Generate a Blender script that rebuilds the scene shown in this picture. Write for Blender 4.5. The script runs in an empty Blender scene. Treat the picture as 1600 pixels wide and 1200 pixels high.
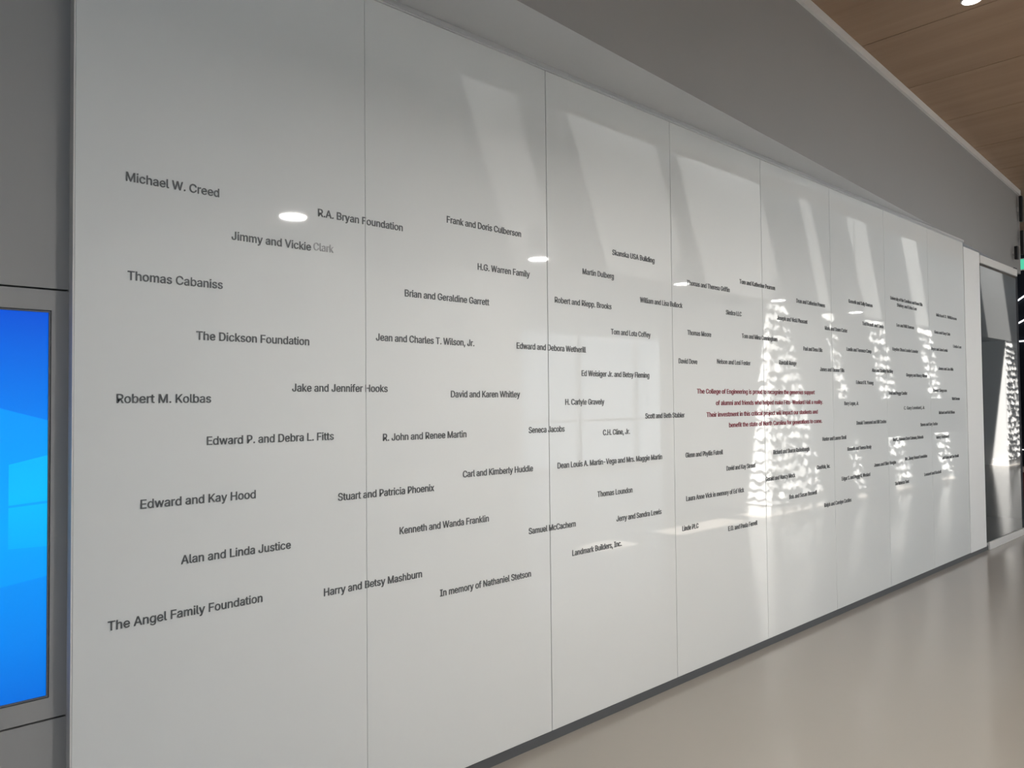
import bpy, bmesh, math, random
from mathutils import Vector, Matrix

# ------------------------------------------------------------------ camera
SC = bpy.context.scene
COL = SC.collection
PI = math.pi
cam_data = bpy.data.cameras.new('camera')
cam = bpy.data.objects.new('camera', cam_data)
COL.objects.link(cam)
YAW, PITCH, ROLL, FOC = math.radians(46.937), math.radians(1.578), math.radians(-0.5496), 1203.86
fw = Vector((math.cos(YAW)*math.cos(PITCH), math.sin(YAW)*math.cos(PITCH), math.sin(PITCH)))
rt = Vector((math.sin(YAW), -math.cos(YAW), 0))
up = rt.cross(fw)
rt2 = rt*math.cos(ROLL) + up*math.sin(ROLL)
up2 = -rt*math.sin(ROLL) + up*math.cos(ROLL)
M = Matrix((rt2, up2, -fw)).transposed().to_4x4()
M.translation = Vector((-0.551, -2.315, 1.4274))
cam.matrix_world = M
cam_data.sensor_width = 36.0
cam_data.lens = FOC/1600*36.0
cam_data.clip_start = 0.02
SC.camera = cam

# ------------------------------------------------------------------ colour management, world, sun, large lights
SC.view_settings.view_transform = 'Standard'
SC.view_settings.look = 'None'
SC.view_settings.gamma = 1.0
SC.view_settings.use_curve_mapping = False
SC.view_settings.exposure = 0.0

world = bpy.data.worlds.new('world')
SC.world = world
world.use_nodes = True
bg = world.node_tree.nodes['Background']
bg.inputs[0].default_value = (0.80, 0.90, 1.0, 1)
bg.inputs[1].default_value = 1.85

sun_data = bpy.data.lights.new('sun', 'SUN')
sun_data.energy = 46.0
sun_data.angle = math.radians(1.1)
sun_data.color = (1.0, 0.97, 0.92)
sun = bpy.data.objects.new('sun', sun_data)
COL.objects.link(sun)
sun.rotation_euler = Vector((0.40, -0.120, -1.0)).to_track_quat('-Z', 'Y').to_euler()
sun.location = (0, -2, 9)

# ------------------------------------------------------------------ materials
def mat(name, col, rough=0.5, metal=0.0, spec=0.5, emit=None, estr=0.0, ior=1.5):
    m = bpy.data.materials.new(name)
    m.use_nodes = True
    b = m.node_tree.nodes['Principled BSDF']
    b.inputs['Base Color'].default_value = (*col, 1)
    b.inputs['Roughness'].default_value = rough
    b.inputs['Metallic'].default_value = metal
    b.inputs['Specular IOR Level'].default_value = spec
    b.inputs['IOR'].default_value = ior
    if emit:
        b.inputs['Emission Color'].default_value = (*emit, 1)
        b.inputs['Emission Strength'].default_value = estr
    return m

def noisy(m, scale, amount, stretch=(1, 1, 1), detail=4):
    """a little procedural colour variation that belongs to the surface"""
    nt = m.node_tree
    b = nt.nodes['Principled BSDF']
    c = b.inputs['Base Color'].default_value[:3]
    tc = nt.nodes.new('ShaderNodeTexCoord')
    mp = nt.nodes.new('ShaderNodeMapping')
    mp.inputs['Scale'].default_value = stretch
    nz = nt.nodes.new('ShaderNodeTexNoise')
    nz.inputs['Scale'].default_value = scale
    nz.inputs['Detail'].default_value = detail
    mx = nt.nodes.new('ShaderNodeMix')
    mx.data_type = 'RGBA'
    mx.inputs[6].default_value = (*[x*(1-amount) for x in c], 1)
    mx.inputs[7].default_value = (*[min(1, x*(1+amount)) for x in c], 1)
    nt.links.new(tc.outputs['Object'], mp.inputs['Vector'])
    nt.links.new(mp.outputs['Vector'], nz.inputs['Vector'])
    nt.links.new(nz.outputs['Fac'], mx.inputs[0])
    nt.links.new(mx.outputs[2], b.inputs['Base Color'])
    return m

M_GLASS = mat('white_back_painted_glass', (0.765, 0.782, 0.775), 0.025, spec=0.5, ior=1.52)
M_GREY = noisy(mat('grey_wall_paint', (0.31, 0.31, 0.307), 0.6), 1.5, 0.02)
M_SOFFIT = mat('pale_soffit_paint', (0.60, 0.615, 0.63), 0.6)
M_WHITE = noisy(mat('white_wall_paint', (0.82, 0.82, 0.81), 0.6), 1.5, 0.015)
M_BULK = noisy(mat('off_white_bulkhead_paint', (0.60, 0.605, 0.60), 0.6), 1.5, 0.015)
M_RELIEF = mat('white_relief_plaster', (0.88, 0.88, 0.87), 0.55)
M_TRIM = mat('off_white_trim', (0.72, 0.71, 0.69), 0.4)
M_ALU = mat('satin_aluminium', (0.62, 0.63, 0.64), 0.35, metal=0.6)
M_BASE = mat('dark_grey_rubber_base', (0.085, 0.09, 0.095), 0.55)
M_DARKGAP = mat('dark_backing', (0.22, 0.225, 0.225), 0.9)
M_LETTER = mat('charcoal_vinyl', (0.10, 0.106, 0.11), 0.5)
M_LETTER_FADED = mat('pale_grey_vinyl', (0.42, 0.42, 0.425), 0.5)
M_RED = mat('dark_red_vinyl', (0.22, 0.010, 0.032), 0.5)
M_DARKGLASS = mat('dark_tinted_glass', (0.020, 0.025, 0.027), 0.02, spec=0.3, ior=1.45)
M_NAVY = mat('dark_navy_panel', (0.010, 0.014, 0.022), 0.6, spec=0.2)
M_BENCH = mat('dark_red_upholstery', (0.10, 0.018, 0.02), 0.6)
M_BENCHTOP = mat('pale_bench_edge', (0.55, 0.42, 0.42), 0.5)
M_BEZEL = mat('grey_bezel', (0.12, 0.12, 0.125), 0.45)
M_BLACK = mat('black_plastic', (0.015, 0.016, 0.018), 0.4)
M_LAMP = mat('lamp_lens', (0.9, 0.9, 0.9), 0.4, emit=(1.0, 0.97, 0.93), estr=3.0)
M_LED = mat('led_strip', (0.9, 0.9, 0.9), 0.4, emit=(0.95, 0.98, 1.0), estr=1.6)
M_EXIT = mat('exit_green', (0.1, 0.6, 0.4), 0.4, emit=(0.10, 0.75, 0.45), estr=0.7)
M_BLUEPANEL = noisy(mat('blue_grey_panel', (0.16, 0.21, 0.27), 0.25), 0.8, 0.12)

def floor_material():
    m = noisy(mat('polished_concrete', (0.33, 0.295, 0.262), 0.14), 0.7, 0.04)
    return m

def wood_material():
    m = bpy.data.materials.new('oak_veneer_ceiling')
    m.use_nodes = True
    nt = m.node_tree
    b = nt.nodes['Principled BSDF']
    b.inputs['Roughness'].default_value = 0.5
    tc = nt.nodes.new('ShaderNodeTexCoord')
    mp = nt.nodes.new('ShaderNodeMapping')
    mp.inputs['Scale'].default_value = (5.0, 0.30, 1.0)
    nz = nt.nodes.new('ShaderNodeTexNoise')
    nz.inputs['Scale'].default_value = 1.6
    nz.inputs['Detail'].default_value = 7
    nz.inputs['Roughness'].default_value = 0.62
    rp = nt.nodes.new('ShaderNodeValToRGB')
    rp.color_ramp.elements[0].position = 0.3
    rp.color_ramp.elements[0].color = (0.300, 0.192, 0.118, 1)
    rp.color_ramp.elements[1].position = 0.72
    rp.color_ramp.elements[1].color = (0.370, 0.250, 0.160, 1)
    nt.links.new(tc.outputs['Object'], mp.inputs['Vector'])
    nt.links.new(mp.outputs['Vector'], nz.inputs['Vector'])
    nt.links.new(nz.outputs['Fac'], rp.inputs[0])
    nt.links.new(rp.outputs[0], b.inputs['Base Color'])
    return m

M_FLOOR = floor_material()
M_WOOD = wood_material()

# ------------------------------------------------------------------ mesh helpers
def box(bm, x0, x1, y0, y1, z0, z1, mi=0):
    vs = [bm.verts.new(p) for p in ((x0,y0,z0),(x1,y0,z0),(x1,y1,z0),(x0,y1,z0),(x0,y0,z1),(x1,y0,z1),(x1,y1,z1),(x0,y1,z1))]
    for f in ((0,3,2,1),(4,5,6,7),(0,1,5,4),(1,2,6,5),(2,3,7,6),(3,0,4,7)):
        fc = bm.faces.new([vs[i] for i in f])
        fc.material_index = mi
    return vs

def prism(bm, pts, z0, z1, mi=0):
    """vertical prism from a counter-clockwise plan outline"""
    lo = [bm.verts.new((x, y, z0)) for x, y in pts]
    hi = [bm.verts.new((x, y, z1)) for x, y in pts]
    n = len(pts)
    bm.faces.new(lo[::-1]).material_index = mi
    bm.faces.new(hi).material_index = mi
    for i in range(n):
        bm.faces.new((lo[i], lo[(i+1) % n], hi[(i+1) % n], hi[i])).material_index = mi

def lathe(bm, prof, n=32, cx=0, cy=0, mi=0):
    rings = []
    for r, z in prof:
        rings.append([bm.verts.new((cx+r*math.cos(2*PI*k/n), cy+r*math.sin(2*PI*k/n), z)) for k in range(n)])
    for a, b in zip(rings, rings[1:]):
        for k in range(n):
            f = bm.faces.new((a[k], a[(k+1) % n], b[(k+1) % n], b[k]))
            f.material_index = mi
            f.smooth = True
    bm.faces.new(rings[0][::-1]).material_index = mi
    bm.faces.new(rings[-1]).material_index = mi

def obj(name, bm, mats, parent=None, loc=(0, 0, 0), bevel=0.0):
    bmesh.ops.recalc_face_normals(bm, faces=bm.faces[:])
    me = bpy.data.meshes.new(name)
    bm.to_mesh(me)
    bm.free()
    for m in (mats if isinstance(mats, (list, tuple)) else [mats]):
        me.materials.append(m)
    o = bpy.data.objects.new(name, me)
    COL.objects.link(o)
    o.location = loc
    if parent:
        o.parent = parent
    if bevel:
        b = o.modifiers.new('bevel', 'BEVEL')
        b.width = bevel
        b.segments = 2
        b.limit_method = 'ANGLE'
    return o

def thing(name, label, cat, loc=(0, 0, 0), group=None):
    o = bpy.data.objects.new(name, None)
    o.empty_display_size = 0.1
    COL.objects.link(o)
    o.location = loc
    tag(o, label, cat, group)
    return o

def tag(o, label, cat, group=None):
    o['label'] = label
    o['category'] = cat
    if group:
        o['group'] = group
    return o

def struct(o, label=None, cat=None):
    o['kind'] = 'structure'
    if label:
        o['label'] = label
    if cat:
        o['category'] = cat
    return o

# ------------------------------------------------------------------ the setting
W = 0.914                     # width of one glass panel
NP = 8
GT, GB = 2.886, 0.042         # top and bottom of the glass
CEIL = 3.89
random.seed(11)

bm = bmesh.new()
box(bm, -6.0, 26.0, -9.0, 5.0, -0.1, 0.0)
struct(obj('floor', bm, M_FLOOR), 'polished beige grey concrete floor', 'floor')

# wood ceiling over the corridor, its boards running across, 1 m apart, with narrow dark joints
bm = bmesh.new()
x = -6.16
while x < 26.0:
    box(bm, x+0.004, min(x+1.0, 26.0)-0.004, -2.06, 5.0, CEIL, CEIL+0.06)
    x += 1.0
box(bm, -6.0, 26.0, -2.06, 5.0, CEIL+0.06, CEIL+0.12, 1)
COVE = 4.6                    # a light cove runs along the opposite wall, lit through openings in the roof
SLOTS = [(3.30, 3.95), (4.62, 6.05), (6.39, 8.22), (9.25, 9.62), (10.74, 11.45), (12.87, 13.55), (16.9, 18.62), (19.6, 20.0)]
box(bm, -6.0, 26.0, -2.03, -1.98, CEIL+0.12, COVE, 2)
x = -6.0
for a, b in SLOTS + [(26.0, 26.0)]:
    box(bm, x, a, -2.9, -1.90, COVE, COVE+0.10, 2)
    x = b
struct(obj('ceiling', bm, [M_WOOD, M_BASE, M_WHITE]), 'wood veneer ceiling of wide boards with dark joints', 'ceiling')

# grey wall that carries the screen, 5 cm behind the face of the glass, with two shadow-gap joints
bm = bmesh.new()
RV = 0.038
box(bm, -6.0, 0.0, RV, RV+0.10, 0.0, 0.6045)
box(bm, -6.0, 0.0, RV, RV+0.10, 1.7535, 3.0)
box(bm, -6.0, -0.630, RV, RV+0.10, 0.6095, 1.7485)
box(bm, -0.044, 0.0, RV, RV+0.10, 0.6095, 1.7485)
box(bm, -0.630, -0.044, RV, RV+0.10, 0.6095, 0.664)
box(bm, -0.630, -0.044, RV, RV+0.10, 1.694, 1.7485)
box(bm, -6.0, 0.0, RV+0.10, RV+0.14, 0.0, 3.0, 1)
wall_w = struct(obj('wall_west', bm, [M_GREY, M_BASE]), 'grey painted wall with thin dark joint lines around the screen', 'wall')

# north wall: backing behind the glass, return at its left end, soffit and sloping-in-plan fascia above
def fx(x):                    # plan line of the fascia
    return -0.31 + (x-1.322)*0.0562
bm = bmesh.new()
box(bm, 0.004, 7.33, 0.014, 0.2, 0.0, GT+0.01, 1)
prism(bm, [(-6.0, fx(-6.0)), (9.95, fx(9.95)), (9.95, 0.8), (-6.0, 0.8)], GT+0.022, CEIL-0.06, 0)
prism(bm, [(-6.0, fx(-6.0)+0.001), (9.95, fx(9.95)+0.001), (9.95, 0.8), (-6.0, 0.8)], GT+0.0205, GT+0.022, 2)
struct(obj('wall_north', bm, [M_GREY, M_DARKGAP, M_SOFFIT]), 'plain grey fascia wall above the white glass panels', 'wall')

bm = bmesh.new()
box(bm, -0.003, 0.001, 0.0, 0.17, 0.0, GT+0.01)
struct(obj('trim_1', bm, M_TRIM), 'grey return at the left end of the glass wall', 'trim')  # paler than the grey wall beside it, making up for missing light

bm = bmesh.new()              # slim channel holding the top of the glass
box(bm, 0.0, 7.312, -0.010, 0.02, GT+0.002, GT+0.020)
box(bm, 0.0, 7.312, -0.004, 0.02, GT-0.004, GT+0.002)
struct(obj('trim_2', bm, M_ALU), 'slim pale channel along the top of the glass wall', 'trim')

bm = bmesh.new()              # pale edge strip between fascia and wood ceiling
prism(bm, [(-6.0, fx(-6.0)-0.022), (9.95, fx(9.95)-0.022), (9.95, fx(9.95)+0.05), (-6.0, fx(-6.0)+0.05)], CEIL-0.06, CEIL-0.002)
struct(obj('trim_3', bm, M_TRIM), 'pale edge strip between the grey fascia and the wood ceiling', 'trim')

bm = bmesh.new()
box(bm, 0.0, 7.84, 0.002, 0.02, 0.0, GB-0.002)
struct(obj('baseboard_north', bm, M_BASE), 'low dark grey baseboard under the white glass wall', 'baseboard')

bm = bmesh.new()              # white pilaster closing the right end of the glass
box(bm, 7.316, 7.775, -0.004, 0.16, GB-0.002, 2.850)
struct(obj('trim_4', bm, M_WHITE, bevel=0.003), 'flat white pilaster at the right end of the glass wall', 'trim')

# dark glazed sidelight beyond the pilaster
win = struct(bpy.data.objects.new('window_1', None), 'tall dark tinted glass pane in a white frame', 'window')
COL.objects.link(win)
win.location = (8.4, 0, 0)
bm = bmesh.new(); box(bm, -0.622, 0.63, -0.012, 0.16, 2.755, 2.830)
obj('head_frame', bm, M_TRIM, win, bevel=0.002)
bm = bmesh.new(); box(bm, -0.56, 0.63, -0.012, 0.16, 0.0, 0.072)
obj('sill_frame', bm, M_TRIM, win, bevel=0.002)
bm = bmesh.new(); box(bm, -0.60, 0.60, 0.0, 0.012, 0.072, 2.755)
obj('pane', bm, M_DARKGLASS, win)

# ------------------------------------------------------------------ white glass panels with their lettering
NAMES = [
    ('Michael W. Creed', 0.130, 2.071, 0.265),
    ('R.A. Bryan Foundation', 0.730, 2.067, 0.342),
    ('Jimmy and Vickie', 0.434, 1.947, 0.269),
    ('Clark', 0.713, 1.951, 0.075),
    ('Frank and Doris Culberson', 1.278, 2.131, 0.393),
    ('Thomas Cabaniss', 0.135, 1.791, 0.271),
    ('H.G. Warren Family', 1.432, 1.967, 0.288),
    ('Brian and Geraldine Garrett', 1.081, 1.829, 0.409),
    ('The Dickson Foundation', 0.327, 1.632, 0.369),
    ('Jean and Charles T. Wilson, Jr.', 0.956, 1.661, 0.454),
    ('Robert M. Kolbas', 0.108, 1.444, 0.263),
    ('Jake and Jennifer Hooks', 0.635, 1.479, 0.368),
    ('David and Karen Whitley', 1.292, 1.460, 0.364),
    ('Edward P. and Debra L. Fitts', 0.359, 1.317, 0.427),
    ('R. John and Renee Martin', 0.983, 1.305, 0.383),
    ('Edward and Kay Hood', 0.172, 1.145, 0.339),
    ('Stuart and Patricia Phoenix', 0.802, 1.110, 0.406),
    ('Carl and Kimberly Huddle', 1.348, 1.150, 0.379),
    ('Seneca Jacobs', 1.706, 1.310, 0.218),
    ('Alan and Linda Justice', 0.284, 0.973, 0.345),
    ('The Angel Family Foundation', 0.088, 0.820, 0.445),
    ('Kenneth and Wanda Franklin', 1.052, 0.967, 0.426),
    ('Harry and Betsy Mashburn', 0.748, 0.799, 0.401),
    ('In memory of Nathaniel Stetson', 1.233, 0.713, 0.476),
    ('Samuel McCachern', 1.700, 0.889, 0.289),
    ('Landmark Builders, Inc.', 1.966, 0.762, 0.342),
    ('Jerry and Sandra Lewis', 2.273, 0.879, 0.350),
    ('Thomas Loundon', 2.140, 1.005, 0.254),
    ('Dean Louis A. Martin-Vega and Mrs. Maggie Martin', 1.878, 1.151, 0.757),
    ('C.H. Cline, Jr.', 2.184, 1.285, 0.196),
    ('H. Carlyle Gravely', 1.932, 1.427, 0.262),
    ('Scott and Beth Stabler', 2.504, 1.356, 0.331),
    ('Edward and Debora Wetherill', 1.641, 1.662, 0.430),
    ('Ed Weisiger Jr. and Betsy Fleming', 2.041, 1.556, 0.498),
    ('Tom and Lota Coffey', 2.251, 1.756, 0.303),
    ('Robert and Riepp. Brooks', 1.872, 1.873, 0.383),
    ('Martin Dulberg', 2.056, 2.018, 0.219),
    ('Skanska USA Building', 2.268, 2.132, 0.327),
    ('William and Lisa Bullock', 2.475, 1.925, 0.356),
    ('Thomas and Theresa Griffin', 2.877, 2.051, 0.415),
    ('Sledco LLC', 3.252, 1.923, 0.163),
    ('Thomas Moore', 2.875, 1.788, 0.222),
    ('David Dove', 2.791, 1.636, 0.169),
    ('Nelson and Lexi Foster', 3.152, 1.645, 0.351),
    ('Tom and Katherine Pearson', 3.402, 2.111, 0.405),
    ('Tom and Mina Cunningham', 3.417, 1.800, 0.406),
    ('Joseph and Vicki Pleasant', 3.828, 1.933, 0.391),
    ('Randall Runge', 3.842, 1.661, 0.220),
    ('Dean and Catherine Powers', 4.078, 2.059, 0.397),
    ('Mark and Dawn Carter', 4.468, 1.910, 0.343),
    ('Paul and Dena Ellis', 4.159, 1.759, 0.264),
    ('James and Eleanor Ellis', 4.386, 1.633, 0.363),
    ('Kenneth and Sally Dawson', 4.845, 2.122, 0.403),
    ('Ted Brandt and Linda', 5.065, 1.979, 0.375),
    ('Landis and Terrence Camp', 4.795, 1.783, 0.415),
    ('Alan and Stanley Buckley', 5.214, 1.646, 0.389),
    ('Edward B. Young', 4.940, 1.554, 0.292),
    ('University of the Carolinas and Gene Ellis', 5.588, 2.211, 0.668),
    ('Shirley and Edna Lee', 5.714, 2.166, 0.410),
    ('Lee and Will Dawson', 5.698, 2.009, 0.358),
    ('Hayden Olson Leader Leander', 5.605, 1.819, 0.529),
    ('Gregory and Nancy Allison', 5.869, 1.625, 0.452),
    ('Michael D. Wilkinson', 6.575, 2.152, 0.511),
    ('Gena and Gary Cole', 6.519, 2.003, 0.388),
    ('Bryce and Jane Lewis', 6.441, 1.857, 0.390),
    ('Linda Lee', 6.982, 1.902, 0.214),
    ('James and Jan Allis', 6.597, 1.695, 0.370),
    ('David Simpson', 6.462, 1.507, 0.322),
    ('Fred and Peggy Candler', 5.519, 1.480, 0.361),
    ('Walt Greene', 6.914, 1.436, 0.203),
    ('Barry Logan, Jr.', 4.741, 1.406, 0.229),
    ('C. Gary Leonhard, Jr.', 5.807, 1.364, 0.446),
    ('Michael and Gail Ellison', 6.581, 1.317, 0.391),
    ('Donald Townsend and Bill Casden', 4.931, 1.267, 0.519),
    ('Steven and Gary Tedder', 6.148, 1.225, 0.396),
    ('Hunter and Lauren Stroll', 4.399, 1.173, 0.359),
    ('Ned C. Fuhrman Drew Coleman, Deborah', 5.576, 1.125, 0.625),
    ('Mary Hubbard', 6.507, 1.110, 0.302),
    ('Kenneth and Teresa Brady', 4.776, 1.090, 0.396),
    ('Richard and Sharon Radenbaugh', 3.751, 1.118, 0.460),
    ('Glenn and Phyllis Futrell', 2.840, 1.147, 0.354),
    ('David and Kay Stroud', 3.230, 1.054, 0.307),
    ('Laura Anne Vick in memory of Ed Vick', 2.840, 0.922, 0.568),
    ('Linde PLC', 2.801, 0.772, 0.145),
    ('E.O. and Paula Ferrell', 3.237, 0.721, 0.312),
    ('Gerald and Nancy Mock', 3.654, 0.964, 0.362),
    ('CloudVala, Inc.', 4.311, 0.992, 0.190),
    ('Bob and Susan Boswell', 3.937, 0.834, 0.367),
    ('Ralph and Carolyn Castles', 4.407, 0.739, 0.410),
    ('Edgar S. and Peggy R. Woolard', 4.676, 0.893, 0.464),
    ('James and Ellen Vaughn', 5.216, 0.953, 0.406),
    ('Mrs. Jimmy Howard Foundation', 5.806, 0.967, 0.471),
    ('Jeff Fisher and Sue Hewitt', 6.636, 0.929, 0.416),
    ('Leonard and Rashall', 6.209, 0.817, 0.388),
    ('The Rebecca Trust', 5.594, 0.789, 0.280),
    ('The College of Engineering is proud to recognize the generous support', 2.954, 1.480, 1.347),
    ('of alumni and friends who helped make Fitts-Woolard Hall a reality.', 3.135, 1.417, 1.278),
    ('Their investment in this critical project will impact our students and', 3.041, 1.354, 1.296),
    ('benefit the state of North Carolina for generations to come.', 3.264, 1.293, 1.133),
]
PANEL_LABELS = [
    'white back-painted glass wall panel beside the grey wall with the blue screen',
    'white glass wall panel with grey names, second panel from the blue screen',
    'white glass wall panel with grey names, third panel from the blue screen',
    'white glass wall panel holding the left half of the dark red statement',
    'white glass wall panel holding the right half of the dark red statement',
    'white glass wall panel just right of the end of the dark red statement',
    'white glass wall panel, second to last before the white pilaster',
    'white glass wall panel directly beside the white pilaster at the far end',
]
TILT = [0.0, 0.05, -0.05, 0.04, 0.0, 0.06, -0.10, -0.22]
panels = []
for i in range(NP):
    bm = bmesh.new()
    box(bm, -W/2+(0.0006 if i == 1 else 0.0016), W/2-(0.0006 if i == 0 else 0.0016), 0.0, 0.012, GB, GT-0.004)
    o = obj('glass_panel', bm, M_GLASS, loc=(W*(i+0.5), 0, 0), bevel=0.0012)
    tag(o, PANEL_LABELS[i], 'glass panel', 'white glass panels of the donor wall')
    panels.append(o)

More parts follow.
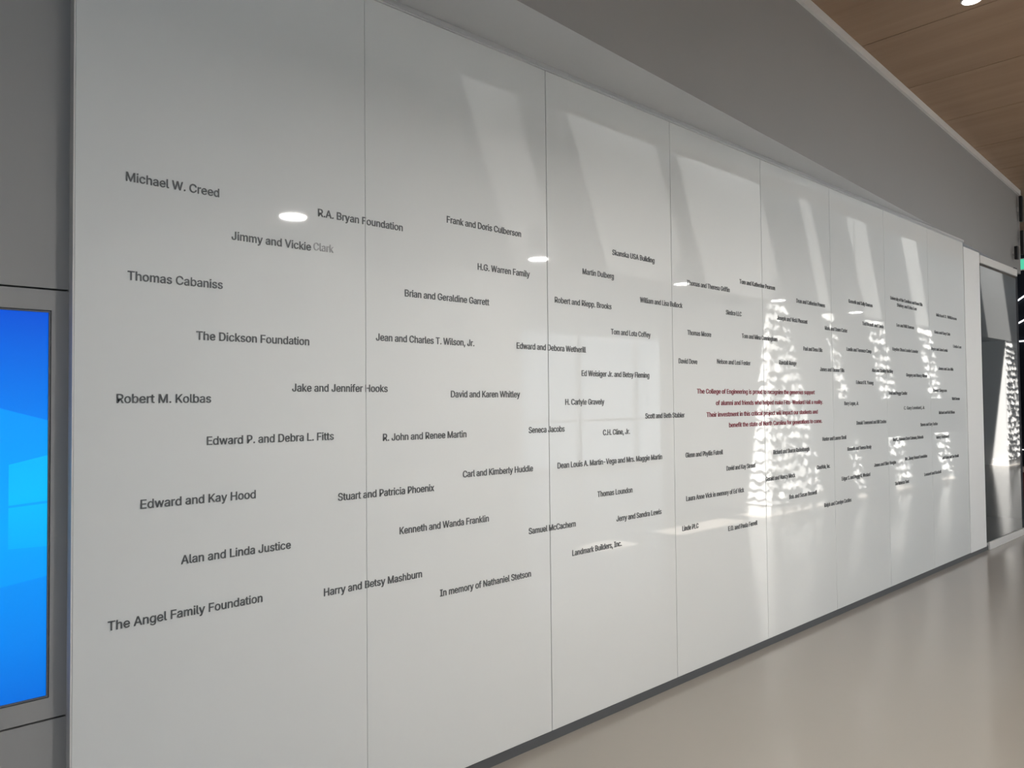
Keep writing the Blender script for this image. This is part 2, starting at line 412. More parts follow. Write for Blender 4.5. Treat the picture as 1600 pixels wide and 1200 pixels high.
# outlines of the sans-serif letters, thousandths of the type size: advance, closed loops of x, y
GLYPHS = {
    ' ': [188,[]],
    ',': [188,[[38,-119,68,71,137,71,84,-119]]],
    '-': [453,[[337,244,337,188,114,188,114,244]]],
    '.': [188,[[95,-4,78,-1,63,9,53,24,50,41,53,59,63,73,78,83,95,87,113,83,128,73,138,59,141,41,138,24,128,9,113,-1]]],
    'A': [480,[[16,0,201,509,276,509,463,0,395,0,287,302,264,372,232,478,245,478,213,371,191,302,85,0],[110,142,110,199,370,199,370,142]]],
    'B': [456,[[60,0,60,509,241,509,289,504,329,491,359,469,381,442,394,410,398,374,395,344,387,320,373,301,356,286,336,275,315,267,315,262,339,257,363,245,385,227,402,203,414,173,418,136,413,100,400,67,377,39,344,18,301,4,247,0],[125,57,245,57,296,63,330,80,349,105,355,137,352,161,342,184,327,203,306,218,279,228,248,231,125,231],[125,285,238,285,265,288,288,296,308,309,323,326,333,348,336,372,330,403,313,429,283,446,240,452,125,452]]],
    'C': [510,[[267,-7,225,-3,186,7,150,25,119,49,92,79,70,115,53,157,44,203,40,254,44,305,53,352,70,393,92,429,119,459,150,484,186,501,225,512,267,516,305,513,340,504,373,490,402,471,427,447,448,418,463,385,473,348,408,348,401,373,389,395,375,413,357,428,337,440,315,449,292,454,267,456,223,450,184,432,150,403,125,364,109,314,103,254,109,194,125,145,151,105,184,76,223,59,267,53,292,55,315,60,337,69,357,81,375,96,389,114,401,136,408,160,473,160,463,124,448,91,428,62,402,38,373,19,341,5,305,-4]]],
    'D': [502,[[219,0,96,0,96,57,215,57,272,63,318,81,354,110,379,149,394,198,399,255,394,312,379,361,354,399,320,428,275,446,221,452,93,452,93,509,225,509,273,505,315,495,353,478,399,441,433,391,449,351,458,306,462,255,458,205,449,159,433,119,411,83,384,54,351,31,312,14,268,3],[125,509,125,0,60,0,60,509]]],
    'E': [419,[[60,0,60,509,372,509,372,452,125,452,125,286,355,286,355,229,125,229,125,57,375,57,375,0]]],
    'F': [410,[[60,0,60,509,369,509,369,452,125,452,125,278,346,278,346,221,125,221,125,0]]],
    'G': [520,[[269,-7,225,-3,185,7,149,25,118,49,91,79,69,116,53,157,43,203,40,254,43,305,53,352,69,393,91,429,117,459,149,484,184,501,223,512,265,516,304,513,340,504,374,489,403,469,429,445,449,416,465,384,474,349,408,349,399,372,387,393,373,411,356,427,337,439,315,448,291,454,265,456,222,450,183,432,150,404,125,364,109,314,103,254,109,194,125,145,151,105,184,76,224,59,269,53,309,57,345,71,374,93,396,123,410,160,415,202,434,199,283,199,283,256,478,256,478,200,471,141,451,91,419,50,377,19,326,0]]],
    'H': [517,[[60,0,60,509,125,509,125,289,392,289,392,509,457,509,457,0,392,0,392,232,125,232,125,0]]],
    'I': [300,[[31,0,31,57,118,57,118,452,31,452,31,509,269,509,269,452,183,452,183,57,269,57,269,0]]],
    'J': [396,[[185,-7,124,3,75,33,52,63,38,100,33,145,33,173,98,173,98,145,104,104,122,74,149,56,185,50,220,56,248,74,266,104,272,145,272,509,336,509,336,145,332,100,318,63,294,33,246,3]]],
    'K': [467,[[104,145,104,216,139,261,174,303,212,344,364,509,448,509,231,276,228,276],[60,0,60,509,125,509,125,334,124,225,125,193,125,0],[372,0,188,259,228,309,449,0]]],
    'L': [393,[[60,0,60,509,125,509,125,57,361,57,361,0]]],
    'M': [628,[[60,0,60,509,152,509,277,187,287,159,299,123,311,84,322,49,307,49,318,83,330,121,342,158,352,187,476,509,568,509,568,0,504,0,504,291,504,327,505,369,506,413,507,457,513,457,498,409,482,363,467,322,456,291,342,0,286,0,170,291,159,321,145,361,129,408,112,457,119,457,120,416,121,372,122,328,122,291,122,0]]],
    'N': [523,[[60,0,60,509,136,509,343,183,363,151,388,107,414,55,405,54,401,108,399,157,399,195,399,509,463,509,463,0,387,0,202,290,177,331,148,381,108,452,119,454,122,384,124,328,125,291,125,0]]],
    'O': [533,[[267,-7,225,-3,186,7,150,25,119,49,92,79,70,115,53,157,44,203,40,254,44,305,53,352,70,393,92,429,119,459,150,484,186,501,225,512,267,516,309,512,348,501,384,484,415,459,442,429,464,393,480,352,490,305,493,254,490,203,480,157,464,115,442,79,415,49,384,25,348,7,309,-3],[267,53,310,59,349,76,383,105,408,144,425,194,430,254,425,314,408,365,383,404,349,433,310,450,267,456,223,450,184,433,151,404,125,364,109,314,103,254,109,194,125,144,151,105,184,76,223,59]]],
    'P': [445,[[60,0,60,509,235,509,289,503,332,487,366,462,390,430,404,391,409,348,404,304,390,265,366,233,332,207,289,191,235,186,109,186,109,242,233,242,269,246,297,256,318,272,333,294,342,319,344,348,342,376,333,402,318,423,297,439,268,449,232,452,125,452,125,0]]],
    'R': [449,[[60,0,60,509,236,509,290,504,333,489,367,465,390,433,405,395,409,352,405,309,390,271,367,240,333,217,289,203,236,198,96,198,96,255,234,255,269,258,298,267,319,281,334,300,342,324,345,352,342,380,334,405,319,425,298,440,269,449,233,452,125,452,125,0],[353,0,230,229,303,229,428,0]]],
    'S': [447,[[224,-9,172,-4,128,9,91,31,64,60,46,96,38,137,104,137,110,110,123,88,142,71,166,59,194,52,224,49,257,52,286,60,311,74,329,92,341,114,346,139,342,161,332,179,316,193,296,205,245,222,184,239,128,260,86,289,60,326,52,372,58,413,75,448,102,476,138,498,180,511,227,516,275,511,316,498,351,476,377,449,394,415,401,378,337,378,326,412,302,437,267,453,225,459,194,456,167,448,145,435,129,418,118,398,115,376,119,352,131,334,148,319,169,308,212,293,264,279,312,264,336,252,359,238,379,220,395,198,405,171,408,139,403,99,386,64,360,34,323,11,278,-4]]],
    'T': [449,[[32,452,32,509,417,509,417,452,257,452,257,0,193,0,193,452]]],
    'U': [517,[[259,-8,203,-2,154,15,114,43,85,80,66,124,60,173,60,509,124,509,124,178,128,144,141,113,160,87,187,68,220,56,259,52,298,56,331,68,357,87,377,113,389,144,393,178,393,509,457,509,457,173,451,124,433,80,403,43,363,15,315,-2]]],
    'V': [480,[[204,0,16,509,84,509,192,206,215,137,248,31,235,31,267,138,290,206,395,509,463,509,278,0]]],
    'W': [686,[[155,0,16,509,82,509,163,196,175,145,187,94,197,40,189,40,200,94,211,145,224,196,306,509,380,509,462,196,474,145,486,94,497,40,488,40,499,94,510,145,523,196,603,509,670,509,530,0,455,0,368,323,351,391,336,475,350,475,335,395,318,323,230,0]]],
    'Y': [472,[[203,0,203,208,16,509,91,509,192,344,222,292,250,230,224,230,251,293,280,344,381,509,455,509,268,208,268,0]]],
    'a': [389,[[160,-9,126,-5,94,5,68,22,48,45,35,73,30,108,34,138,43,161,58,179,78,193,100,203,125,211,178,220,234,227,252,230,265,235,273,243,276,255,276,257,273,279,267,297,256,311,240,322,220,329,196,331,171,329,149,322,132,313,118,301,107,288,100,274,41,291,57,322,79,346,104,364,133,375,163,382,194,384,239,379,263,372,286,360,306,343,322,320,333,290,337,251,337,0,277,0,277,52,272,52,252,25,236,12,215,1,190,-6],[170,45,202,49,228,59,248,74,263,93,272,115,276,138,276,190,259,182,231,176,200,171,175,168,134,159,117,150,103,139,95,124,92,105,94,87,102,72,114,61,130,52,149,47]]],
    'b': [424,[[229,-8,198,-5,172,4,153,17,138,31,118,59,112,59,112,0,53,0,53,509,114,509,114,319,118,319,137,346,152,360,171,373,197,381,229,384,274,378,313,361,345,332,370,293,385,245,390,189,385,133,370,84,346,45,313,16,274,-2],[220,47,253,51,279,66,301,88,316,117,325,151,328,189,325,227,316,261,301,290,280,311,253,325,220,330,188,325,161,312,140,291,125,263,116,229,113,189,116,150,125,115,140,86,162,65,188,51]]],
    'c': [396,[[207,-8,159,-2,117,16,82,46,56,85,40,133,34,187,40,243,56,291,82,330,117,360,159,378,207,384,234,383,260,377,284,368,305,356,324,341,340,322,353,301,362,277,303,262,290,289,270,311,242,325,207,330,173,325,145,310,124,287,108,258,99,224,96,187,99,151,108,117,124,89,145,66,173,51,207,46,243,52,271,66,292,89,304,117,363,102,354,78,341,56,325,37,306,21,285,9,261,-1,235,-6]]],
    'd': [424,[[195,-8,151,-2,111,16,79,45,55,84,39,133,34,189,39,245,55,293,79,332,112,361,151,378,196,384,228,381,253,373,272,360,287,346,306,319,311,319,311,509,372,509,372,0,313,0,313,59,307,59,287,31,272,17,252,4,227,-5],[205,47,236,51,263,65,284,86,299,115,309,150,312,189,309,229,300,263,284,291,263,312,237,325,205,330,172,325,145,311,124,290,108,261,99,227,96,189,99,151,109,117,124,88,145,66,172,51]]],
    'e': [404,[[212,-8,161,-2,117,16,82,46,56,85,40,132,34,187,39,242,55,290,81,329,115,359,157,378,205,384,236,382,266,374,294,361,319,341,341,315,357,282,368,242,371,194,371,169,75,169,75,221,338,221,310,202,307,237,298,269,283,294,263,314,237,326,205,330,173,326,146,313,125,294,109,270,99,241,96,211,96,178,100,139,110,106,128,80,151,61,179,50,212,46,234,48,254,53,271,61,285,73,297,88,306,105,365,91,353,63,335,39,311,19,283,4,249,-5]]],
    'f': [254,[[228,379,228,327,6,327,6,379],[81,0,81,432,84,461,96,486,113,505,135,519,161,527,187,530,222,527,243,521,227,468,215,472,195,474,171,470,154,460,145,443,142,419,142,0]]],
    'g': [425,[[207,-151,168,-148,134,-140,105,-127,82,-110,64,-91,51,-69,101,-41,122,-66,136,-78,154,-88,178,-95,207,-97,249,-92,282,-75,304,-47,311,-6,311,68,306,68,287,41,272,28,252,16,227,8,195,5,152,10,113,27,80,53,55,90,39,136,34,191,39,246,55,293,80,332,112,361,152,378,196,384,228,382,253,373,273,360,288,346,308,319,313,319,313,379,372,379,372,-9,367,-54,350,-90,324,-117,291,-136,251,-147],[205,59,237,63,264,75,285,95,300,121,309,154,312,193,309,231,300,264,285,291,264,312,237,325,205,330,172,325,145,312,124,290,109,262,99,229,96,193,99,155,109,123,124,96,145,76,172,63]]],
    'h': [410,[[114,227,114,0,53,0,53,509,114,509,114,287,102,287,124,332,152,362,187,379,227,384,264,380,295,369,321,349,341,321,353,285,357,240,357,0,296,0,296,235,290,275,273,304,246,323,210,329,184,326,161,317,141,303,126,283,117,257]]],
    'i': [167,[[53,0,53,379,114,379,114,0],[84,443,67,446,54,455,44,468,41,483,44,499,54,512,67,521,84,524,100,521,114,512,123,499,126,483,123,468,114,455,100,446]]],
    'j': [167,[[53,379,114,379,114,-30,111,-63,102,-90,86,-113,65,-129,37,-139,4,-143,-10,-143,-10,-87,2,-87,25,-83,40,-72,50,-54,53,-29],[83,443,67,446,53,455,44,468,41,483,44,499,53,512,67,521,83,524,100,521,114,512,123,499,126,483,123,468,114,455,100,446]]],
    'k': [381,[[110,137,110,212,121,212,284,379,360,379,184,199,177,199],[53,0,53,509,114,509,114,0],[294,0,148,186,191,229,372,0]]],
    'l': [189,[[139,-2,101,3,74,20,58,47,53,84,53,509,114,509,114,99,115,77,120,62,130,54,146,52,160,53,170,54,181,3,162,-1]]],
    'm': [610,[[53,0,53,379,112,379,112,295,108,295,118,323,132,346,151,363,172,376,195,384,219,386,257,380,287,361,309,331,321,295,312,295,322,321,337,343,357,361,381,375,407,383,437,386,468,383,497,372,522,354,541,328,553,296,557,255,557,0,496,0,496,254,490,289,473,313,447,326,419,330,395,328,374,320,358,307,345,290,338,270,335,247,335,0,274,0,274,260,269,288,253,311,229,326,199,330,178,328,158,320,140,307,126,289,117,266,114,238,114,0]]],
    'n': [410,[[114,227,114,0,53,0,53,379,112,379,112,287,102,287,124,332,152,362,187,379,227,384,264,380,295,369,321,349,341,321,353,285,357,240,357,0,296,0,296,235,290,275,273,304,246,323,210,329,184,326,161,317,141,303,126,283,117,257]]],
    'o': [415,[[207,-8,159,-2,117,16,82,46,56,85,40,133,34,187,40,243,56,291,82,330,117,360,159,378,207,384,256,378,299,360,333,330,359,291,376,243,381,187,376,133,359,85,333,46,299,16,256,-2],[207,46,242,51,270,66,292,89,307,117,316,151,319,187,316,224,307,258,292,287,270,310,242,325,207,330,173,325,145,310,124,287,108,258,99,224,96,187,99,151,108,117,124,89,145,66,173,51]]],
    'p': [424,[[53,-143,53,379,112,379,112,319,118,319,137,346,152,360,171,373,197,381,229,384,274,378,313,361,345,332,370,293,385,245,390,189,385,133,370,84,346,45,313,16,274,-2,229,-8,198,-5,173,4,153,17,138,31,118,59,114,59,114,-143],[220,47,253,51,279,66,301,88,316,117,325,151,328,189,325,227,316,261,301,290,280,311,253,325,220,330,188,325,161,312,140,291,125,263,116,229,113,189,116,150,125,115,140,86,162,65,188,51]]],
    'r': [259,[[53,0,53,379,112,379,112,321,115,321,130,347,152,367,181,380,213,385,229,384,243,384,243,322,230,324,207,326,182,323,159,315,140,301,126,284,117,262,114,237,114,0]]],
    's': [365,[[182,-8,145,-5,112,3,84,18,62,38,45,63,36,94,94,107,105,79,124,60,150,49,181,45,217,50,244,62,262,81,268,103,265,121,254,136,237,147,212,155,149,170,104,186,72,208,53,237,47,274,51,305,65,332,87,354,115,370,149,381,187,384,223,381,254,372,279,358,299,339,314,316,324,290,268,277,258,298,243,316,219,328,187,333,156,329,131,317,114,299,109,277,112,258,124,243,144,232,172,223,229,209,275,194,306,171,325,142,331,107,326,75,312,47,290,24,260,6,223,-5]]],
    't': [227,[[204,379,204,327,6,327,6,379],[65,471,126,471,126,98,128,76,136,61,150,53,170,50,185,51,202,54,213,2,192,-3,168,-4,125,2,92,21,72,52,65,93]]],
    'u': [410,[[182,-5,146,-1,115,11,89,31,69,59,57,95,53,139,53,379,114,379,114,144,119,105,137,75,164,56,200,50,226,53,249,62,268,77,283,97,293,122,296,153,296,379,357,379,357,0,298,0,298,92,307,92,286,47,257,17,222,0]]],
    'v': [389,[[163,0,17,379,84,379,165,155,187,87,206,21,184,21,203,87,224,155,305,379,371,379,226,0]]],
    'w': [567,[[138,0,23,379,87,379,133,214,154,137,175,41,165,41,186,135,206,214,252,379,316,379,362,214,382,136,402,41,391,41,413,135,434,214,480,379,545,379,429,0,368,0,319,172,305,225,291,280,277,338,291,338,277,280,263,225,248,172,199,0]]],
    'x': [379,[[21,0,171,218,171,171,29,379,100,379,147,306,179,253,207,206,175,206,202,253,233,306,282,379,352,379,209,169,209,214,358,0,287,0,231,85,200,136,173,182,205,182,178,136,148,85,91,0]]],
    'y': [389,[[47,-139,61,-86,71,-87,88,-90,104,-89,118,-84,130,-74,141,-58,151,-36,163,-1,17,379,84,379,165,155,187,87,206,21,184,21,202,87,224,155,305,379,371,379,204,-58,191,-85,177,-107,159,-124,139,-136,117,-143,91,-145,65,-143]]],
    'z': [380,[[42,0,42,46,254,320,254,323,48,323,48,379,333,379,333,331,126,60,126,56,339,56,339,0]]],
}

CAP = 0.0252/0.509

def area(lp):
    n = len(lp)//2
    return sum(lp[2*i]*lp[(2*i+3) % (2*n)] - lp[(2*i+2) % (2*n)]*lp[2*i+1] for i in range(n))/2

def inside(px, py, lp):
    n, c = len(lp)//2, False
    for i in range(n):
        x1, y1, x2, y2 = lp[2*i], lp[2*i+1], lp[(2*i+2) % (2*n)], lp[(2*i+3) % (2*n)]
        if (y1 > py) != (y2 > py) and px < (x2-x1)*(py-y1)/(y2-y1)+x1:
            c = not c
    return c

def pieces(loops):
    """outer strokes of a letter with the holes inside them"""
    big = max(loops, key=lambda l: abs(area(l)))
    sg = area(big) > 0
    outs = [[l] for l in loops if (area(l) > 0) == sg]
    for l in loops:
        if (area(l) > 0) != sg:
            for o in outs:
                if inside(l[0], l[1], o[0]):
                    o.append(l)
                    break
    return outs

def text_mesh(body):
    layers = {}
    pen = 0
    for ch in body:
        adv, loops = GLYPHS[ch]
        for k, pc in enumerate(pieces(loops) if loops else []):
            layers.setdefault(k, []).extend((pen, lp) for lp in pc)
        pen += adv
    bm = bmesh.new()
    for k in layers:
        cu = bpy.data.curves.new('text', 'CURVE')
        cu.dimensions = '2D'
        cu.fill_mode = 'BOTH'
        cu.extrude = 0.0012/CAP
        cu.offset = 0.007
        for pn, lp in layers[k]:
            n = len(lp)//2
            sp = cu.splines.new('POLY')
            sp.points.add(n-1)
            for q in range(n):
                sp.points[q].co = ((pn+lp[2*q])/1000, lp[2*q+1]/1000, 0, 1)
            sp.use_cyclic_u = True
        t = bpy.data.objects.new('text', cu)
        COL.objects.link(t)
        me = bpy.data.meshes.new_from_object(t.evaluated_get(bpy.context.evaluated_depsgraph_get()))
        bm.from_mesh(me)
        bpy.data.objects.remove(t)
        bpy.data.curves.remove(cu)
        bpy.data.meshes.remove(me)
    me = bpy.data.meshes.new('text')
    bm.to_mesh(me)
    bm.free()
    return me

def lettering(body, x0, z0, width, material, name, label=None):
    """one line of lettering on the glass; where it crosses a joint it is cut there, as the film is"""
    me = text_mesh(body)
    xs = [v.co.x for v in me.vertices]
    lo, hi = min(xs), max(xs)
    s = width/(hi-lo)
    for i in range(NP):
        l, r = W*i+0.0015, W*(i+1)-0.0015
        if x0+width < l or x0 > r:
            continue
        bm = bmesh.new()
        bm.from_mesh(me)
        for v in bm.verts:
            v.co = (x0+(v.co.x-lo)*s, -0.0011-v.co.z*CAP, z0+v.co.y*CAP)
        for px, nx in ((l, -1), (r, 1)):
            bmesh.ops.bisect_plane(bm, geom=bm.verts[:]+bm.edges[:]+bm.faces[:], plane_co=(px, 0, 0), plane_no=(nx, 0, 0), clear_outer=True)
        if len(bm.faces) > 3:
            for v in bm.verts:
                v.co.x -= W*(i+0.5)
            o = obj(name, bm, material, panels[i])
            if label:
                o['label'] = label
        else:
            bm.free()
    bpy.data.meshes.remove(me)

for body, x0, z0, w in NAMES:
    if body.startswith(('The College', 'of alumni', 'Their investment', 'benefit the')):
        lettering(body, x0, z0, w, M_RED, 'statement_lettering', 'dark red lettering of the statement')
    elif body == 'Clark':
        lettering(body, x0, z0, w, M_LETTER_FADED, 'name_lettering', 'paler grey last word of a name')
    else:
        lettering(body, x0, z0, w, M_LETTER, 'name_lettering')
for i, o in enumerate(panels):
    o.rotation_euler = (0, 0, 0)

# ------------------------------------------------------------------ the screen on the grey wall
scr = thing('display_screen', 'tall bright blue display screen set in the grey wall', 'screen', (-0.337, RV, 0.67))
sx0, sx1, sz1 = -0.287, 0.287, 1.018
bm = bmesh.new()
for a in ((sx0-0.004, sx0, -0.004, sz1+0.004), (sx1, sx1+0.004, -0.004, sz1+0.004)):
    box(bm, a[0], a[1], 0.0, 0.03, a[2], a[3])
box(bm, sx0, sx1, 0.0, 0.03, sz1, sz1+0.004)
box(bm, sx0, sx1, 0.0, 0.03, -0.004, 0.0)
obj('bezel', bm, M_BEZEL, scr)

def emit_mat(name, ramp, axis=2, lo=0.0, hi=1.0):
    m = bpy.data.materials.new(name)
    m.use_nodes = True
    nt = m.node_tree
    b = nt.nodes['Principled BSDF']
    b.inputs['Base Color'].default_value = (0.01, 0.02, 0.05, 1)
    b.inputs['Roughness'].default_value = 0.4
    b.inputs['Specular IOR Level'].default_value = 0.12
    tc = nt.nodes.new('ShaderNodeTexCoord')
    sp = nt.nodes.new('ShaderNodeSeparateXYZ')
    mr = nt.nodes.new('ShaderNodeMapRange')
    mr.inputs['From Min'].default_value = lo
    mr.inputs['From Max'].default_value = hi
    rp = nt.nodes.new('ShaderNodeValToRGB')
    el = rp.color_ramp.elements
    el[0].position, el[0].color = ramp[0][0], (*ramp[0][1], 1)
    el[1].position, el[1].color = ramp[-1][0], (*ramp[-1][1], 1)
    for p, c in ramp[1:-1]:
        e = el.new(p)
        e.color = (*c, 1)
    nt.links.new(tc.outputs['Object'], sp.inputs[0])
    nt.links.new(sp.outputs[axis], mr.inputs['Value'])
    nt.links.new(mr.outputs[0], rp.inputs[0])
    nt.links.new(rp.outputs[0], b.inputs['Emission Color'])
    b.inputs['Emission Strength'].default_value = 1.0
    return m

S_BACK = emit_mat('screen_blue', [(0.0, (0.0, 0.16, 0.74)), (0.16, (0.0, 0.24, 0.88)), (0.45, (0.0, 0.34, 1.0)), (0.72, (0.0, 0.22, 0.90)), (1.0, (0.0, 0.085, 0.68))], 2, 0.0, 1.018)
S_BEAM = emit_mat('screen_beam', [(0.0, (0.0, 0.27, 0.95)), (0.5, (0.0, 0.39, 1.0)), (1.0, (0.0, 0.31, 1.0))], 2, 0.1, 0.80)
S_PANE = emit_mat('screen_pane', [(0.0, (0.0, 0.42, 1.0)), (0.5, (0.0, 0.52, 1.0)), (1.0, (0.0, 0.47, 1.0))], 2, 0.36, 0.70)
def zs(px, py):               # a point on the screen from the slope of its picture lines
    return px, py
bm = bmesh.new()
def quad(pts, y, mi):
    f = bm.faces.new([bm.verts.new((a, y, b)) for a, b in pts])
    f.material_index = mi
box(bm, sx0, sx1, 0.006, 0.028, 0.0, sz1, 0)
quad([(sx0, 0.235), (sx1, 0.315), (sx1, 0.729), (sx0, 0.905)], 0.0056, 1)
quad([(0.199, 0.3965), (sx1, 0.394), (sx1, 0.508), (0.199, 0.503)], 0.0052, 2)
quad([(0.199, 0.509), (sx1, 0.515), (sx1, 0.636), (0.199, 0.615)], 0.0052, 2)
quad([(-0.06, 0.406), (0.12, 0.401), (0.12, 0.502), (-0.06, 0.500)], 0.0052, 2)
quad([(-0.06, 0.508), (0.12, 0.508), (0.12, 0.600), (-0.06, 0.566)], 0.0052, 2)
obj('screen', bm, [S_BACK, S_BEAM, S_PANE], scr)

# ------------------------------------------------------------------ opposite side of the corridor: white masses with hexagon relief
YF = -2.62
def hexfield(bm, org, u, n, width, z0, z1, r=0.085, depth=0.05):
    """faceted hexagon relief on the plane through org spanned by u and z, standing out along n"""
    zc = z0
    row = 0
    dz = 1.5*r
    dx = math.sqrt(3)*r
    up_ = Vector((0, 0, 1))
    rows = int((z1-z0)/dz)+2
    cols = int(width/dx)+2
    base = Vector(org)
    for j in range(rows):
        for i in range(cols):
            cu = i*dx + (dx/2 if j % 2 else 0)
            cv = z0 + j*dz
            pts = []
            for k in range(6):
                a = PI/6 + k*PI/3
                pu = cu + r*math.cos(a) + 0.018*math.sin(7.1*(cu+r*math.cos(a))+3.3*(cv+r*math.sin(a)))
                pv = cv + r*math.sin(a) + 0.018*math.sin(5.7*(cv+r*math.sin(a))+4.9*(cu+r*math.cos(a)))
                pts.append((min(max(pu, 0.0), width), min(max(pv, z0), z1)))
            if max(p[0] for p in pts)-min(p[0] for p in pts) < 0.02 or max(p[1] for p in pts)-min(p[1] for p in pts) < 0.02:
                continue
            h0 = random.uniform(0.014, 0.026)
            gu, gv = random.uniform(-0.22, 0.22), random.uniform(-0.36, -0.02)
            top, bot = [], []
            seen = set()
            for pu, pv in pts:
                if (round(pu, 4), round(pv, 4)) in seen:
                    continue
                seen.add((round(pu, 4), round(pv, 4)))
                h = max(0.001, h0 + gu*(pu-cu) + gv*(pv-cv))
                q = base + u*pu + up_*pv
                top.append(bm.verts.new(q + n*h))
                bot.append(bm.verts.new(q - n*0.005))
            if len(top) < 3:
                continue
            bm.faces.new(top)
            m = len(top)
            for k in range(m):
                bm.faces.new((top[k], bot[k], bot[(k+1) % m], top[(k+1) % m]))

def mass(name, x0, x1, yb, label, end_relief=True):
    bm = bmesh.new()
    box(bm, x0, x1, yb, YF-0.02, 0.0, 2.75)
    o = struct(obj(name, bm, M_WHITE), label, 'wall')
    bm = bmesh.new()
    box(bm, x0-0.01, x1+0.01, yb+0.01, YF-0.005, 0.0, 0.125)
    obj('plinth', bm, M_WHITE, o)
    bm = bmesh.new()
    hexfield(bm, (x0, YF-0.02, 0), Vector((1, 0, 0)), Vector((0, 1, 0)), x1-x0, 0.125, 2.70)
    if end_relief:
        hexfield(bm, (x0, yb, 0), Vector((0, 1, 0)), Vector((-1, 0, 0)), YF-0.02-yb, 0.125, 2.70)
    obj('hexagon_relief', bm, M_RELIEF, o)
    return o

bm = bmesh.new()
box(bm, 0.25, 4.19, -4.3, YF-0.005, 0.0, 2.75)
o = struct(obj('wall_south', bm, M_WHITE), 'smooth white wall opposite the near glass panels', 'wall')
bm = bmesh.new(); box(bm, 0.25, 4.205, -4.29, YF+0.01, 0.0, 0.125)
obj('plinth', bm, M_WHITE, o)
mass('wall_southeast', 8.55, 16.0, -4.3, 'white wall of faceted hexagon relief opposite the far glass panels')
mass('wall_east', 18.94, 23.5, -4.3, 'white hexagon relief wall beyond the second opening', False)

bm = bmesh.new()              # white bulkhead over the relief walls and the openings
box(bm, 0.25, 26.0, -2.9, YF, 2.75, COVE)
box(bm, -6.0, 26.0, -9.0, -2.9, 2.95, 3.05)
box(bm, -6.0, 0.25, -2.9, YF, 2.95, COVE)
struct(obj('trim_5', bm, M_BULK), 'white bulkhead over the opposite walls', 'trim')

# room closure behind the camera and at the far ends
bm = bmesh.new()
box(bm, -6.1, -6.0, -9.0, 0.2, 0.0, 4.0)
struct(obj('wall_back', bm, M_GREY), 'grey wall closing the corridor behind the viewer', 'wall')
bm = bmesh.new()
box(bm, 26.0, 24.1, -9.0, 5.0, 0.0, 4.0)
struct(obj('wall_end', bm, M_GREY), 'far end of the corridor', 'wall')
bm = bmesh.new()
for k in range(16):
    xx = -6.0 + 2.0*k
    box(bm, xx-0.04, xx+0.04, -9.06, -8.94, 0.0, 2.95)
box(bm, -6.0, 26.0, -9.05, -8.95, 0.0, 0.10)
box(bm, -6.0, 26.0, -9.05, -8.95, 1.05, 1.11)
struct(obj('window_2', bm, M_ALU), 'mullions of the window wall across the lobby', 'window')

# dark recess at the far right of the view
bm = bmesh.new()
box(bm, 9.06, 9.16, 0.02, 5.0, 0.0, 2.86)
box(bm, 9.06, 13.6, 4.9, 5.0, 0.0, CEIL)
box(bm, 13.5, 13.6, 0.25, 5.0, 0.0, CEIL)
struct(obj('wall_recess', bm, M_NAVY), 'dark navy wall at the end of the corridor', 'wall')

# long blue grey board on two posts in front of the relief wall
bp = thing('display_board', 'long low blue-grey board on posts, mirrored across the right glass panels', 'board', (11.9, -2.25, 0))
bm = bmesh.new(); box(bm, -2.92, 2.92, -0.02, 0.014, 0.90, 1.475)
obj('board', bm, M_BLUEPANEL, bp, bevel=0.004)
for sx in (-2.90, 2.90):
    bm = bmesh.new(); box(bm, sx-0.015, sx+0.015, -0.05, -0.02, 0.01, 1.40)
    obj('post', bm, M_ALU, bp)
    bm = bmesh.new(); box(bm, sx-0.06, sx+0.06, -0.16, 0.06, 0.0, 0.012)
    obj('foot', bm, M_ALU, bp)

# ------------------------------------------------------------------ lamps
def pendant(x, y, z, label, watts):
    t = thing('pendant_downlight', label, 'lamp', (x, y, z), 'cylinder pendants in a row along the corridor')
    bm = bmesh.new()
    lathe(bm, [(0.080, 0.004), (0.085, 0.0), (0.085, 0.24), (0.075, 0.25)])
    obj('housing', bm, M_WHITE, t)
    bm = bmesh.new()
    lathe(bm, [(0.076, -0.002), (0.076, 0.004)])
    obj('lens', bm, M_LAMP, t)
    bm = bmesh.new()
    lathe(bm, [(0.006, 0.25), (0.006, CEIL-z-0.02), (0.05, CEIL-z-0.02), (0.05, CEIL-z)], 16)
    obj('stem', bm, M_WHITE, t)
    ld = bpy.data.lights.new('pendant_light', 'AREA')
    ld.shape = 'DISK'
    ld.size = 0.15
    ld.energy = watts
    ld.color = (1.0, 0.965, 0.92)
    lo = bpy.data.objects.new('pendant_light', ld)
    COL.objects.link(lo)
    lo.location = (x, y, z-0.004)
    return t
PEND = ['white pendant lamp behind the viewer, first of the row',  # no such lamp is visible; added to brighten the left side
        'white pendant lamp mirrored left of the second name row at upper left',
        'white pendant lamp mirrored at the seam of second and third glass panels',
        'white pendant lamp mirrored at the seam of third and fourth glass panels',
        'white pendant lamp mirrored above the tall textured patch',
        'white pendant lamp mirrored in the sixth glass panel']
for (x, y, wt), lb in zip(((-2.55, -2.03, 11), (1.684, -2.03, 47), (3.815, -2.03, 26), (5.80, -2.03, 4), (7.70, -2.03, 4), (9.60, -1.95, 4)), PEND):
    pendant(x, y, 2.6, lb, wt)

def downlight(x, y, label):
    t = thing('ceiling_downlight', label, 'lamp', (x, y, CEIL), 'round downlights in the wood ceiling')
    bm = bmesh.new()
    lathe(bm, [(0.058, -0.006), (0.062, 0.0), (0.062, 0.004)])
    obj('ring', bm, M_TRIM, t)
    bm = bmesh.new()
    lathe(bm, [(0.052, -0.008), (0.052, -0.005)])
    obj('lens', bm, M_LAMP, t)
downlight(4.714, -0.849, 'round white downlight in the wood ceiling at the top right')

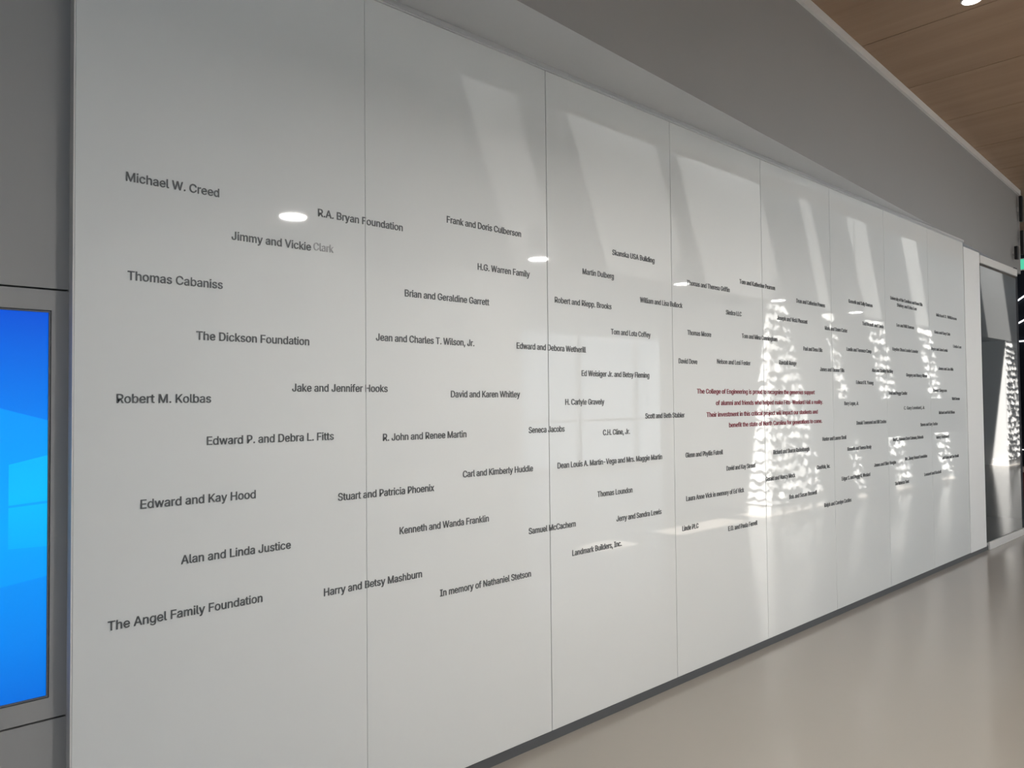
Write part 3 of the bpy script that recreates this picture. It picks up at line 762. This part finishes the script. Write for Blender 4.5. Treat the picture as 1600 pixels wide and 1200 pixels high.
# ------------------------------------------------------------------ small things at the far right
t = thing('bench', 'low dark red bench with a pale top edge at the corridor end', 'bench', (12.4, 1.5, 0))
bm = bmesh.new(); box(bm, -0.3, 0.3, -0.9, 0.9, 0.04, 0.42)
obj('seat_block', bm, M_BENCH, t, bevel=0.01)
bm = bmesh.new(); box(bm, -0.31, 0.31, -0.91, 0.91, 0.42, 0.45)
obj('top_edge', bm, M_BENCHTOP, t)
bm = bmesh.new(); box(bm, -0.27, 0.27, -0.85, 0.85, 0.0, 0.04)
obj('base', bm, M_BLACK, t)

def tube_mesh(a, b, r):
    bm = bmesh.new()
    a, b = Vector(a), Vector(b)
    d = b-a
    q = d.to_track_quat('Z', 'Y')
    rings = []
    for p in (a, b):
        rings.append([bm.verts.new(p + q @ Vector((r*math.cos(2*PI*k/10), r*math.sin(2*PI*k/10), 0))) for k in range(10)])
    for k in range(10):
        bm.faces.new((rings[0][k], rings[0][(k+1) % 10], rings[1][(k+1) % 10], rings[1][k]))
    bm.faces.new(rings[0][::-1]); bm.faces.new(rings[1])
    return bm
LEDS = [((13.47, 1.45, 2.72), (13.47, 0.4, 3.45), 'slanting white light strip on the dark end wall, upper'),
        ((13.47, 1.45, 2.42), (13.47, 0.4, 3.0), 'slanting white light strip on the dark end wall, below the upper one'),
        ((13.47, 2.2, 2.335), (13.47, 0.4, 2.36), 'level white light strip on the dark end wall'),
        ((13.47, 2.2, 0.66), (13.47, 0.4, 0.66), 'faint low light strip on the dark end wall above the bench')]  # thin trim line, drawn with the same glowing tube as the strips
for a, b, lb in LEDS:
    c = (Vector(a)+Vector(b))/2
    o = obj('light_strip', tube_mesh(Vector(a)-c, Vector(b)-c, 0.012 if a[2] > 1 else 0.006), M_LED, loc=c)
    tag(o, lb, 'light', 'light strips on the dark end wall')

def wall_box(x, z, h, w, label):
    t = thing('loudspeaker', label, 'speaker', (x, fx(x)-0.001, z), 'black boxes on the end of the fascia')
    bm = bmesh.new(); box(bm, -w/2, w/2, -0.055, -0.02, 0.0, h)
    obj('cabinet', bm, M_BLACK, t, bevel=0.006)
    bm = bmesh.new(); box(bm, -0.02, 0.02, -0.03, 0.0, h*0.4, h*0.6)
    obj('bracket', bm, M_ALU, t)
wall_box(9.86, 3.50, 0.30, 0.06, 'black wall box under the end of the wood ceiling')
wall_box(9.88, 3.12, 0.28, 0.06, 'black wall box, middle one on the fascia end')
wall_box(9.55, 3.02, 0.15, 0.06, 'small black wall box lowest on the fascia end')
t = thing('exit_sign', 'small green lit sign at the right edge beyond the fascia', 'sign', (11.0, 0.43, 3.10))
bm = bmesh.new(); box(bm, -0.02, 0.02, -0.14, 0.14, 0.0, 0.15)
obj('housing', bm, M_TRIM, t)
bm = bmesh.new(); box(bm, -0.024, -0.02, -0.13, 0.13, 0.01, 0.14)
obj('lit_face', bm, M_EXIT, t)
bm = bmesh.new(); box(bm, -0.008, 0.008, -0.008, 0.008, 0.15, CEIL-3.10)
obj('stem', bm, M_TRIM, t)
